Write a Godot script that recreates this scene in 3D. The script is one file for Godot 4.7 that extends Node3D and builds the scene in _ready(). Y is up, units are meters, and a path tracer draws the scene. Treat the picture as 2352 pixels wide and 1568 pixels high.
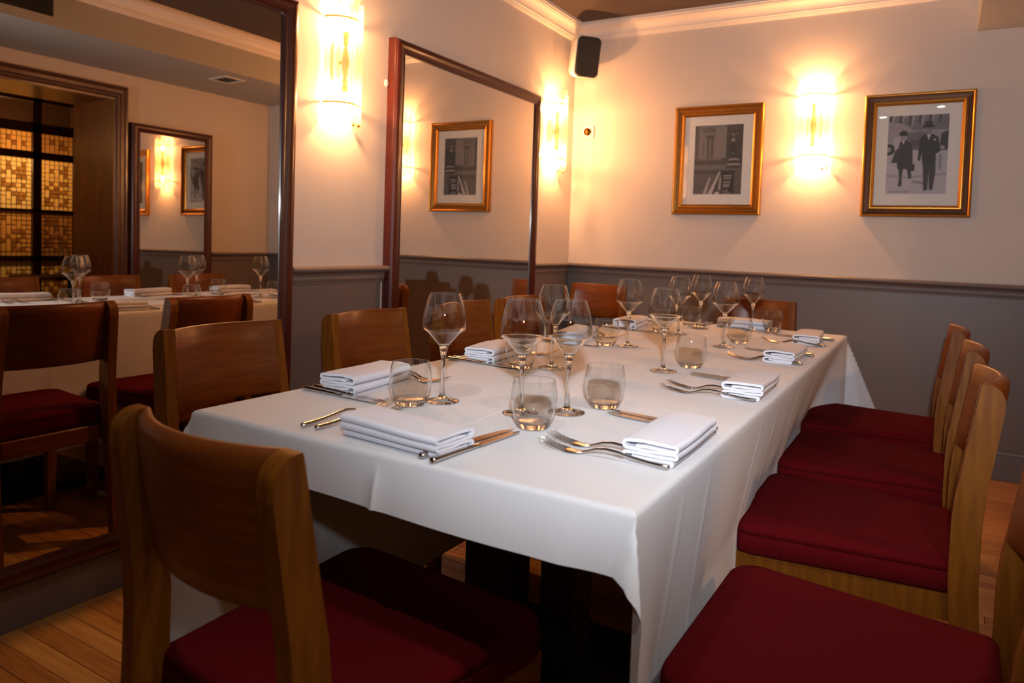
extends Node3D
# A private dining corner: a long clothed table laid for ten, mirrors on one wall, pictures on the other.
# Axes: mirror wall at x = 0, picture wall at z = 0, y up, metres.

var M = {}
var names = {}
var rng := RandomNumberGenerator.new()

# ---------------------------------------------------------------- nodes
func numbered(called):
	var n = names.get(called, 0)
	names[called] = n + 1
	return called if n == 0 else "%s_%03d" % [called, n]

func tag(o, label, category = "", group = ""):
	o.set_meta("label", label)
	if category: o.set_meta("category", category)
	if group: o.set_meta("group", group)
	return o

func thing(called, label, category, at = Vector3.ZERO, turn = 0.0, group = ""):
	var o := Node3D.new()
	o.name = numbered(called)
	add_child(o)
	o.position = at
	o.rotation.y = turn
	tag(o, label, category, group)
	return o

func copy(src, label, at, turn = 0.0):
	var o = src.duplicate()
	o.name = numbered(src.get_meta("kind_name"))
	add_child(o)
	o.position = at
	o.rotation = Vector3(0, turn, 0)
	o.set_meta("label", label)
	return o

func part(called, mesh, mat, parent):
	var o := MeshInstance3D.new()
	o.name = called
	o.mesh = mesh
	o.material_override = null
	for i in mesh.get_surface_count(): o.set_surface_override_material(i, mat)
	parent.add_child(o, true)
	return o

func struct(called, mesh, mat):
	var o = part(called, mesh, mat, self)
	o.set_meta("kind", "structure")
	return o

func struct_node(called):
	var o := Node3D.new()
	o.name = called
	add_child(o)
	o.set_meta("kind", "structure")
	return o

# ---------------------------------------------------------------- mesh helpers (faces given counter-clockwise seen from outside)
func start(smooth = true):
	var st := SurfaceTool.new()
	st.begin(Mesh.PRIMITIVE_TRIANGLES)
	st.set_smooth_group(0 if smooth else -1)
	return st

func done(st):
	st.generate_normals()
	return st.commit()

func tri(st, a, b, c):
	st.add_vertex(a); st.add_vertex(c); st.add_vertex(b)

func quad(st, a, b, c, d):
	tri(st, a, b, c); tri(st, a, c, d)

func add_box(st, lo: Vector3, hi: Vector3, k := 0.0):
	st.set_smooth_group(-1)
	var c = [lo, hi]
	if k <= 0.0:
		var v = func(x, y, z): return Vector3(c[x].x, c[y].y, c[z].z)
		quad(st, v.call(0,0,1), v.call(1,0,1), v.call(1,1,1), v.call(0,1,1))
		quad(st, v.call(1,0,0), v.call(0,0,0), v.call(0,1,0), v.call(1,1,0))
		quad(st, v.call(1,0,1), v.call(1,0,0), v.call(1,1,0), v.call(1,1,1))
		quad(st, v.call(0,0,0), v.call(0,0,1), v.call(0,1,1), v.call(0,1,0))
		quad(st, v.call(0,1,1), v.call(1,1,1), v.call(1,1,0), v.call(0,1,0))
		quad(st, v.call(0,0,0), v.call(1,0,0), v.call(1,0,1), v.call(0,0,1))
		return
	var m = (lo + hi) / 2.0
	var h = (hi - lo) / 2.0
	# p(sign, axis): corner pulled in by k on all axes but axis
	var p = func(s: Vector3, ax: int):
		var r = Vector3.ZERO
		for i in 3: r[i] = m[i] + s[i] * (h[i] - (0.0 if i == ax else k))
		return r
	for ax in 3:
		var u = (ax + 1) % 3
		var w = (ax + 2) % 3
		for sg in [1, -1]:
			var q = []
			for e in [[-1,-1],[1,-1],[1,1],[-1,1]]:
				var s = Vector3.ZERO
				s[ax] = sg; s[u] = e[0]; s[w] = e[1]
				q.append(p.call(s, ax))
			if sg < 0: q.reverse()
			quad(st, q[0], q[1], q[2], q[3])
		# edges parallel to ax
		for e in [[-1,-1],[1,-1],[1,1],[-1,1]]:
			var a = Vector3.ZERO
			a[u] = e[0]; a[w] = e[1]
			var b = a
			a[ax] = -1; b[ax] = 1
			var q = [p.call(a, u), p.call(b, u), p.call(b, w), p.call(a, w)]
			if e[0] * e[1] < 0: q.reverse()
			quad(st, q[3], q[2], q[1], q[0])
	for sx in [-1, 1]:
		for sy in [-1, 1]:
			for sz in [-1, 1]:
				var s = Vector3(sx, sy, sz)
				var q = [p.call(s, 0), p.call(s, 1), p.call(s, 2)]
				if sx * sy * sz < 0: q.reverse()
				tri(st, q[0], q[1], q[2])

func box(lo, hi, k := 0.0):
	var st = start(false)
	add_box(st, lo, hi, k)
	return done(st)

# profile of (r, y) from bottom to top on the outside; closed shapes give the inside too
func add_lathe(st, prof, seg := 32, c := Vector3.ZERO, a0 := 0.0, a1 := TAU):
	st.set_smooth_group(0)
	for i in prof.size() - 1:
		var A = prof[i]
		var B = prof[i + 1]
		for j in seg:
			var t0 = a0 + (a1 - a0) * j / seg
			var t1 = a0 + (a1 - a0) * (j + 1) / seg
			var a = c + Vector3(cos(t0) * A.x, A.y, -sin(t0) * A.x)
			var b = c + Vector3(cos(t1) * A.x, A.y, -sin(t1) * A.x)
			var d = c + Vector3(cos(t0) * B.x, B.y, -sin(t0) * B.x)
			var e = c + Vector3(cos(t1) * B.x, B.y, -sin(t1) * B.x)
			if A.x < 1e-6: tri(st, a, e, d)
			elif B.x < 1e-6: tri(st, a, b, d)
			else: quad(st, a, b, e, d)

func lathe(prof, seg := 32, c := Vector3.ZERO):
	var st = start()
	add_lathe(st, prof, seg, c)
	return done(st)

# rings of equal size joined one after the other; each ring runs counter-clockwise seen from its far end
func add_loft(st, rings, caps := true, smooth := true):
	st.set_smooth_group(0 if smooth else -1)
	var n = rings[0].size()
	for i in rings.size() - 1:
		for j in n:
			var k = (j + 1) % n
			quad(st, rings[i][j], rings[i][k], rings[i + 1][k], rings[i + 1][j])
	if caps:
		st.set_smooth_group(-1)
		for e in [0, rings.size() - 1]:
			var c = Vector3.ZERO
			for v in rings[e]: c += v / n
			for j in n:
				var k = (j + 1) % n
				if e == 0: tri(st, c, rings[e][k], rings[e][j])
				else: tri(st, c, rings[e][j], rings[e][k])

# tube along points with elliptical section: radii Vector2(side, up)
func add_tube(st, pts, radii, seg := 10, up := Vector3.UP, caps := true):
	var rings = []
	for i in pts.size():
		var t = (pts[min(i + 1, pts.size() - 1)] - pts[max(i - 1, 0)]).normalized()
		var u = up if absf(t.dot(up)) < 0.97 else Vector3.FORWARD
		var s = t.cross(u).normalized()
		var v = s.cross(t).normalized()
		var r = radii[i] if radii is Array else radii
		var ring = []
		for j in seg:
			var a = TAU * j / seg
			ring.append(pts[i] + s * cos(a) * r.x + v * sin(a) * r.y)
		rings.append(ring)
	add_loft(st, rings, caps)

func tube(pts, radii, seg := 10, up := Vector3.UP):
	var st = start()
	add_tube(st, pts, radii, seg, up)
	return done(st)

# polygon (x, y) counter-clockwise, extruded from z0 to z1
func add_prism(st, poly, z0, z1, xf := Transform3D(), smooth := false):
	var n = poly.size()
	st.set_smooth_group(0 if smooth else -1)
	for j in n:
		var a = poly[j]
		var b = poly[(j + 1) % n]
		quad(st, xf * Vector3(a.x, a.y, z0), xf * Vector3(b.x, b.y, z0), xf * Vector3(b.x, b.y, z1), xf * Vector3(a.x, a.y, z1))
	st.set_smooth_group(-1)
	var id = Geometry2D.triangulate_polygon(PackedVector2Array(poly))
	for k in range(0, id.size(), 3):
		var a = poly[id[k]]; var b = poly[id[k + 1]]; var c = poly[id[k + 2]]
		if (b - a).cross(c - a) < 0:
			var w = b; b = c; c = w
		tri(st, xf * Vector3(a.x, a.y, z1), xf * Vector3(b.x, b.y, z1), xf * Vector3(c.x, c.y, z1))
		tri(st, xf * Vector3(a.x, a.y, z0), xf * Vector3(c.x, c.y, z0), xf * Vector3(b.x, b.y, z0))

func prism(poly, z0, z1, xf := Transform3D()):
	var st = start(false)
	add_prism(st, poly, z0, z1, xf)
	return done(st)

# moulding: profile (out from the wall, height), run along a wall. wall: "left" x=0, "back" z=0, "right" x=3
func moulding(prof, wall, s0, s1, off := 0.0):
	var st = start(false)
	var xf: Transform3D
	if wall == "back": xf = Transform3D(Basis(Vector3(0, 0, 1), Vector3.UP, Vector3(-1, 0, 0)), Vector3(0, 0, off))
	elif wall == "left": xf = Transform3D(Basis(Vector3(1, 0, 0), Vector3.UP, Vector3(0, 0, 1)), Vector3(off, 0, 0))
	else: xf = Transform3D(Basis(Vector3(-1, 0, 0), Vector3.UP, Vector3(0, 0, -1)), Vector3(off, 0, 0))
	if wall == "left": add_prism(st, prof, s0, s1, xf)
	else: add_prism(st, prof, -s1, -s0, xf)
	return done(st)

# mitred rails round an opening w x h in the xy plane, facing +z. profile: (outward, depth), counter-clockwise when outward is right and depth is up
func rail_mesh(prof, w, h, side):
	var st = start(false)
	var n = prof.size()
	var P = func(i, e):
		var u = prof[i].x
		var hw = w / 2.0 + u
		var hh = h / 2.0 + u
		match side:
			0: return Vector3(-hw if e == 0 else hw, -hh, prof[i].y)
			1: return Vector3(hw, -hh if e == 0 else hh, prof[i].y)
			2: return Vector3(hw if e == 0 else -hw, hh, prof[i].y)
			_: return Vector3(-hw, hh if e == 0 else -hh, prof[i].y)
	for i in n:
		var j = (i + 1) % n
		quad(st, P.call(i, 1), P.call(i, 0), P.call(j, 0), P.call(j, 1))
	return done(st)

func arc(c: Vector2, r, a0, a1, n):
	var o = []
	for i in n + 1:
		var a = deg_to_rad(a0 + (a1 - a0) * i / n)
		o.append(c + Vector2(cos(a), sin(a)) * r)
	return o

# ---------------------------------------------------------------- materials
func noise_tex(c0, c1, freq, seed_, octaves := 4, size := 512, warp := 0.0, normal := false):
	var f := FastNoiseLite.new()
	f.seed = seed_
	f.frequency = freq
	f.noise_type = FastNoiseLite.TYPE_SIMPLEX_SMOOTH
	f.fractal_octaves = octaves
	if warp > 0.0:
		f.domain_warp_enabled = true
		f.domain_warp_amplitude = warp
		f.domain_warp_frequency = freq
	var t := NoiseTexture2D.new()
	t.width = size; t.height = size
	t.seamless = true
	t.noise = f
	if normal:
		t.as_normal_map = true
		t.bump_strength = 4.0
	else:
		var g := Gradient.new()
		g.set_color(0, c0); g.set_color(1, c1)
		g.set_offset(0, 0.2); g.set_offset(1, 0.8)
		t.color_ramp = g
	return t

func mat(c, rough = 0.6, metal = 0.0):
	var m := StandardMaterial3D.new()
	m.albedo_color = c
	m.roughness = rough
	m.metallic = metal
	return m

func tex_mat(t, scale: Vector3, rough = 0.6, world = false):
	var m = mat(Color.WHITE, rough)
	m.albedo_texture = t
	m.uv1_triplanar = true
	m.uv1_world_triplanar = world
	m.uv1_scale = scale
	return m

func lacquer(m, coat, coat_rough):
	m.clearcoat_enabled = true
	m.clearcoat = coat
	m.clearcoat_roughness = coat_rough
	return m

func pane(c, alpha, rough = 0.0):
	var m = mat(Color(c.r, c.g, c.b, alpha), rough)
	m.transparency = BaseMaterial3D.TRANSPARENCY_ALPHA
	return m

func solid_glass(c):
	var m = mat(Color(c.r, c.g, c.b, 0.0), 0.0)
	m.transparency = BaseMaterial3D.TRANSPARENCY_ALPHA
	m.refraction_enabled = true
	m.refraction_scale = 0.05
	return m

func glow(c, e):
	var m = mat(c, 0.5)
	m.emission_enabled = true
	m.emission = c
	m.emission_energy_multiplier = e
	return m

func make_materials():
	M.wall = mat(Color(0.79, 0.745, 0.71), 0.75)
	M.dado = mat(Color(0.43, 0.375, 0.355), 0.45)
	M.white_trim = mat(Color(0.86, 0.82, 0.78), 0.5)
	M.ceiling = mat(Color(0.27, 0.215, 0.185), 0.8)
	M.soffit = mat(Color(0.66, 0.645, 0.63), 0.7)
	M.wood = []
	# honey-brown beech: posts and rails (grain upright), panels and rails (grain across)
	M.post = lacquer(tex_mat(noise_tex(Color(0.41, 0.225, 0.035), Color(0.49, 0.285, 0.055), 0.012, 11, 5, 512, 20.0), Vector3(7, 0.7, 7), 0.5), 0.0, 0.25)
	M.panel = lacquer(tex_mat(noise_tex(Color(0.39, 0.185, 0.04), Color(0.47, 0.24, 0.06), 0.012, 12, 5, 512, 20.0), Vector3(0.8, 7, 7), 0.4), 0.15, 0.25)
	var f = tex_mat(noise_tex(Color(0.295, 0.04, 0.06), Color(0.385, 0.056, 0.078), 0.06, 15, 3), Vector3(9, 9, 9), 1.0)
	f.metallic_specular = 0.15
	f.normal_enabled = true
	f.normal_texture = noise_tex(Color.BLACK, Color.WHITE, 0.25, 16, 2, 512, 0.0, true)
	f.normal_scale = 0.5
	M.cushion = f
	M.post.metallic_specular = 0.3
	M.panel.metallic_specular = 0.35
	M.piping = mat(Color(0.25, 0.03, 0.045), 1.0)
	M.piping.metallic_specular = 0.1
	M.cloth = mat(Color(0.85, 0.84, 0.85), 0.9)
	M.cloth.rim_enabled = true
	M.cloth.rim = 0.15
	M.napkin = mat(Color(0.86, 0.85, 0.88), 0.9)
	M.steel = mat(Color(0.80, 0.78, 0.75), 0.13, 1.0)
	M.black = mat(Color(0.03, 0.028, 0.028), 0.5)
	M.bowl = pane(Color(0.95, 0.97, 0.97), 0.02)
	M.glass = solid_glass(Color(0.98, 0.99, 0.99))
	M.picture_glass = pane(Color(0.95, 0.97, 0.97), 0.01)
	M.mirror = mat(Color(0.87, 0.84, 0.80), 0.0, 1.0)
	M.mahogany = lacquer(tex_mat(noise_tex(Color(0.25, 0.07, 0.028), Color(0.30, 0.085, 0.033), 0.012, 21, 4, 256, 15.0), Vector3(6, 0.7, 6), 0.35), 0.2, 0.15)
	M.mahogany_across = lacquer(tex_mat(M.mahogany.albedo_texture, Vector3(6, 6, 0.7), 0.35), 0.2, 0.15)
	M.dark_wood = lacquer(tex_mat(noise_tex(Color(0.14, 0.05, 0.02), Color(0.22, 0.085, 0.03), 0.012, 22, 4, 256, 15.0), Vector3(5, 0.6, 5), 0.4), 0.4, 0.2)
	M.door_wood = lacquer(tex_mat(noise_tex(Color(0.24, 0.105, 0.04), Color(0.33, 0.15, 0.055), 0.012, 23, 4, 256, 15.0), Vector3(5, 0.6, 5), 0.35), 0.5, 0.2)
	M.gold = mat(Color(0.72, 0.49, 0.19), 0.34, 0.9)
	M.gold_mid = mat(Color(0.50, 0.31, 0.11), 0.42, 0.8)
	M.gold_dark = mat(Color(0.30, 0.17, 0.07), 0.45, 0.6)
	M.mat_board = mat(Color(0.86, 0.85, 0.83), 0.9)
	M.brass = mat(Color(0.72, 0.48, 0.22), 0.3, 1.0)
	M.rod = pane(Color(1.0, 0.90, 0.76), 0.30, 0.02)
	M.bulb = glow(Color(1.0, 0.82, 0.58), 30.0)
	M.white_plastic = mat(Color(0.82, 0.80, 0.77), 0.4)
	M.grille = mat(Color(0.055, 0.035, 0.03), 0.6)
	M.planks = []
	var tones = [[Color(0.70, 0.47, 0.22), Color(0.79, 0.56, 0.28)], [Color(0.65, 0.42, 0.19), Color(0.75, 0.51, 0.25)], [Color(0.74, 0.52, 0.26), Color(0.82, 0.60, 0.32)], [Color(0.61, 0.38, 0.165), Color(0.71, 0.47, 0.22)]]
	for i in 4:
		M.planks.append(lacquer(tex_mat(noise_tex(tones[i][0], tones[i][1], 0.012, 31 + i, 5, 512, 25.0), Vector3(0.7, 8, 8), 0.45, true), 0.35, 0.2))

# ---------------------------------------------------------------- scene
func _ready():
	rng.seed = 7
	make_camera()
	make_light()
	make_materials()
	make_room()
	make_side_room()
	make_mirrors()
	make_pictures()
	make_sconces()
	make_wall_fittings()
	make_table()
	make_chairs()
	make_settings()

func make_camera():
	var f = 1635.69
	var near = 0.05
	var cam := Camera3D.new()
	cam.name = "camera"
	add_child(cam)
	var at := CameraAttributesPhysical.new()
	at.frustum_focal_length = 25.0
	at.frustum_focus_distance = 1.75
	at.frustum_near = near
	at.frustum_far = 60.0
	at.exposure_aperture = 4.5
	cam.attributes = at
	cam.projection = Camera3D.PROJECTION_FRUSTUM
	cam.near = near
	cam.far = 60.0
	cam.size = near * 1568.0 / f
	cam.frustum_offset = Vector2((1176.0 - 1233.15) / f, -(784.0 - 616.25) / f) * near
	cam.position = Vector3(2.1305, 1.09, 4.1865)
	cam.basis = Basis(Vector3.UP, 0.5143) * Basis(Vector3.RIGHT, -0.0362) * Basis(Vector3.BACK, 0.0358)
	cam.current = true

func make_light():
	var e := Environment.new()
	e.background_mode = Environment.BG_COLOR
	e.background_color = Color.BLACK
	e.tonemap_mode = Environment.TONE_MAPPER_LINEAR
	e.tonemap_exposure = 1.14
	e.sdfgi_enabled = true
	e.ssao_enabled = true
	e.ssil_enabled = true
	var w := WorldEnvironment.new()
	w.environment = e
	add_child(w)
	# the photographer's small flash lamp, just above and behind the camera, out of frame
	photo_lamp(Vector3(2.19, 1.34, 4.24), Vector3(0.9, 1.75, 0.5), Color(0.92, 0.96, 1.0), 4.2)
	# recessed ceiling lights over the near end of the table, out of frame
	downlight(Vector3(2.62, 2.22, 3.44), 1.05, "small recessed light in the underside of the boxed beam")
	downlight(Vector3(2.07, 2.5, 3.52), 0.4, "small recessed ceiling light above the chairs away from the mirrors")
	downlight(Vector3(1.55, 2.5, 3.95), 0.8, "small recessed ceiling light above the table end far from the picture wall")

func downlight(at, energy, label):
	var t = thing("ceiling_light", label, "ceiling light", at)
	part("trim_ring", lathe([Vector2(0.034, -0.004), Vector2(0.048, -0.004), Vector2(0.050, -0.001), Vector2(0.050, 0.0)], 24), mat(Color(0.8, 0.8, 0.8), 0.3, 0.6), t)
	part("lens", lathe([Vector2(0, -0.003), Vector2(0.034, -0.003), Vector2(0.034, -0.001), Vector2(0, -0.001)], 24), glow(Color(1.0, 0.97, 0.94), 25.0), t)
	var l := SpotLight3D.new()
	l.name = "ceiling_light_beam"
	l.light_color = Color(1.0, 0.96, 0.92)
	l.light_energy = energy
	l.light_size = 0.034
	l.spot_angle = 52.0
	l.spot_angle_attenuation = 0.8
	l.spot_range = 10.0
	l.spot_attenuation = 2.0
	l.shadow_enabled = true
	add_child(l)
	l.position = at - Vector3(0, 0.006, 0)
	l.rotation.x = -PI / 2

func photo_lamp(at, aim, color, energy):
	var t = thing("photo_lamp", "small white photographic lamp on a black light stand", "lamp", Vector3(at.x, 0, at.z))
	var dir = (aim - at).normalized()
	var b = Basis.looking_at(dir)
	M.lamp_case = mat(Color(0.05, 0.05, 0.05), 0.5)
	var st = start(false)
	add_box(st, Vector3(-0.045, -0.035, 0.004), Vector3(0.045, 0.035, 0.07), 0.008)
	var hm = part("lamp_head", done(st), M.lamp_case, t)
	hm.transform = Transform3D(b, Vector3(0, at.y, 0))
	var panel = part("lamp_panel", box(Vector3(-0.032, -0.022, 0.0), Vector3(0.032, 0.022, 0.003)), glow(color, 60.0), t)
	panel.transform = hm.transform
	var o = -dir * 0.05
	o.y = 0
	part("pole", tube([o + Vector3(0, 0.5, 0), o + Vector3(0, at.y - 0.03, 0)], Vector2(0.009, 0.009), 10), M.lamp_case, t)
	for k in 3:
		var a = TAU * k / 3.0 + 0.4
		part("leg", tube([o + Vector3(0, 0.55, 0), o + Vector3(cos(a) * 0.32, 0.008, sin(a) * 0.32)], Vector2(0.008, 0.008), 8), M.lamp_case, t)
	var l := SpotLight3D.new()
	l.name = "photo_lamp_light"
	l.light_color = color
	l.light_energy = energy
	l.light_size = 0.03
	l.spot_angle = 46.0
	l.spot_angle_attenuation = 1.0
	l.spot_range = 14.0
	l.spot_attenuation = 2.0
	l.shadow_enabled = true
	add_child(l)
	l.transform = Transform3D(b, at + dir * 0.012)

# ---------------------------------------------------------------- room
const CEIL := 2.5
const FRONT := 8.5
const DADO := 0.9665

func dado_profile():
	var p = [Vector2(0, 0.895), Vector2(0.008, 0.895), Vector2(0.010, 0.905)]
	p += [Vector2(0.014, 0.908), Vector2(0.016, 0.917), Vector2(0.015, 0.922)]
	p += arc(Vector2(0.034, 0.922), 0.019, 180, 105, 5)
	p += [Vector2(0.033, 0.943), Vector2(0.036, 0.944)]
	p += arc(Vector2(0.036, 0.955), 0.0105, -80, 90, 6)
	p += [Vector2(0, DADO)]
	return p

func base_profile():
	return [Vector2(0, 0.001), Vector2(0.016, 0.001), Vector2(0.016, 0.115), Vector2(0.0135, 0.12), Vector2(0.0135, 0.126), Vector2(0.017, 0.13), Vector2(0.015, 0.138), Vector2(0.007, 0.147), Vector2(0, 0.15)]

func cornice_profile():
	var p = [Vector2(0, 2.3965), Vector2(0.010, 2.3965), Vector2(0.012, 2.404), Vector2(0.016, 2.405), Vector2(0.018, 2.414), Vector2(0.024, 2.416)]
	p += arc(Vector2(0.068, 2.418), 0.044, 178, 95, 7)
	p += [Vector2(0.066, 2.466), Vector2(0.074, 2.468), Vector2(0.076, 2.478), Vector2(0.080, 2.480), Vector2(0.080, 2.4995), Vector2(0, 2.4995)]
	return p

func make_room():
	# floor boards: rows along x, each board a piece of its own
	var fl = struct("floor", box(Vector3(-0.15, -0.12, -0.15), Vector3(3.15, -0.018, FRONT + 0.15)), M.black)
	var wdt = 0.0545
	var z = 0.0
	var widths = [0.62, 0.85, 1.05, 1.3]
	var meshes = {}
	while z < 5.6:
		var x = 0.0
		var first = true
		while x < 3.0 - 0.001:
			var l = widths[rng.randi() % 4]
			if first: l = [0.4, 0.7, 1.0, 1.25][rng.randi() % 4]
			first = false
			if 3.0 - (x + l) < 0.35: l = 3.0 - x
			var key = snappedf(l, 0.001)
			if not meshes.has(key): meshes[key] = box(Vector3(0.0006, -0.018, 0.0006), Vector3(key - 0.0006, 0.0, wdt - 0.0006), 0.0012)
			var o = part("plank", meshes[key], M.planks[rng.randi() % 4], fl)
			o.position = Vector3(x, 0, z)
			x += l
		z += wdt
	# the boards past the camera, out of sight, as one piece
	var rest = start(false)
	while z < FRONT:
		add_box(rest, Vector3(0, -0.018, z + 0.0006), Vector3(3.0, 0.0, z + wdt - 0.0006), 0.0012)
		z += wdt
	part("far_planks", done(rest), M.planks[0], fl).set_meta("kind", "stuff")
	# walls: plaster above, painted dado below, one wall each
	var T = 0.15
	struct("wall_left", box(Vector3(-T, 0, -T), Vector3(0, CEIL, FRONT + T)), M.wall)
	struct("wall_back", box(Vector3(0, 0, -T), Vector3(3.0, CEIL, 0)), M.wall)
	struct("wall_front", box(Vector3(0, 0, FRONT), Vector3(3.0, CEIL, FRONT + T)), M.wall)
	var st = start(false)
	add_box(st, Vector3(3, 0, -T), Vector3(3.5, CEIL, 1.315))
	add_box(st, Vector3(3, 2.035, 1.315), Vector3(3.5, CEIL, 2.75))
	add_box(st, Vector3(3, 0, 2.75), Vector3(3.5, CEIL, FRONT + T))
	struct("wall_right", done(st), M.wall)
	struct("ceiling", box(Vector3(-T, CEIL, -T), Vector3(3.5, CEIL + 0.15, FRONT + T)), M.ceiling)
	# boxed-in beam along the doorway wall
	struct("trim_1", box(Vector3(2.237, 2.22, 0), Vector3(3.0, CEIL, FRONT)), M.soffit)
	var n = 2
	# dado panelling
	for d in [["left", 0.0, 0.5], ["left", 1.81, 2.32], ["left", 3.97, FRONT]]:
		struct("trim_%d" % n, box(Vector3(0, 0, d[1]), Vector3(0.004, 0.9, d[2])), M.dado); n += 1
	struct("trim_%d" % n, box(Vector3(0.004, 0, 0), Vector3(2.996, 0.9, 0.004)), M.dado); n += 1
	struct("trim_%d" % n, box(Vector3(2.996, 0, 0), Vector3(3.0, 0.9, 1.222)), M.dado); n += 1
	struct("trim_%d" % n, box(Vector3(2.996, 0, 2.85), Vector3(3.0, 0.9, FRONT)), M.dado); n += 1
	struct("trim_%d" % n, box(Vector3(0, 0, 0.5), Vector3(0.004, 0.14, 1.81)), M.dado); n += 1
	struct("trim_%d" % n, box(Vector3(0, 0, 2.32), Vector3(0.004, 0.14, 3.97)), M.dado); n += 1
	# dado rail
	var dp = dado_profile()
	for d in [["left", 0.0, 0.507, 0.0], ["left", 1.80, 2.327, 0.0], ["left", 3.955, FRONT, 0.0], ["back", 0.0, 3.0, 0.0], ["right", 0.0, 0.568, 3.0], ["right", 2.85, FRONT, 3.0]]:
		struct("trim_%d" % n, moulding(dp, d[0], d[1], d[2], d[3]), M.dado); n += 1
	# cornice on the plaster walls and on the beam
	var cp = cornice_profile()
	for d in [["left", 0.0, FRONT, 0.0], ["back", 0.0, 2.237, 0.0], ["right", 0.0, 1.97, 2.237]]:
		struct("trim_%d" % n, moulding(cp, d[0], d[1], d[2], d[3]), M.white_trim); n += 1
	# skirting
	var bp = base_profile()
	struct("baseboard_left", moulding(bp, "left", 0.0, FRONT, 0.0), M.dado)
	struct("baseboard_back", moulding(bp, "back", 0.0, 3.0, 0.0), M.dado)
	struct("baseboard_right", moulding(bp, "right", 0.0, 1.222, 3.0), M.dado)

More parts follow.
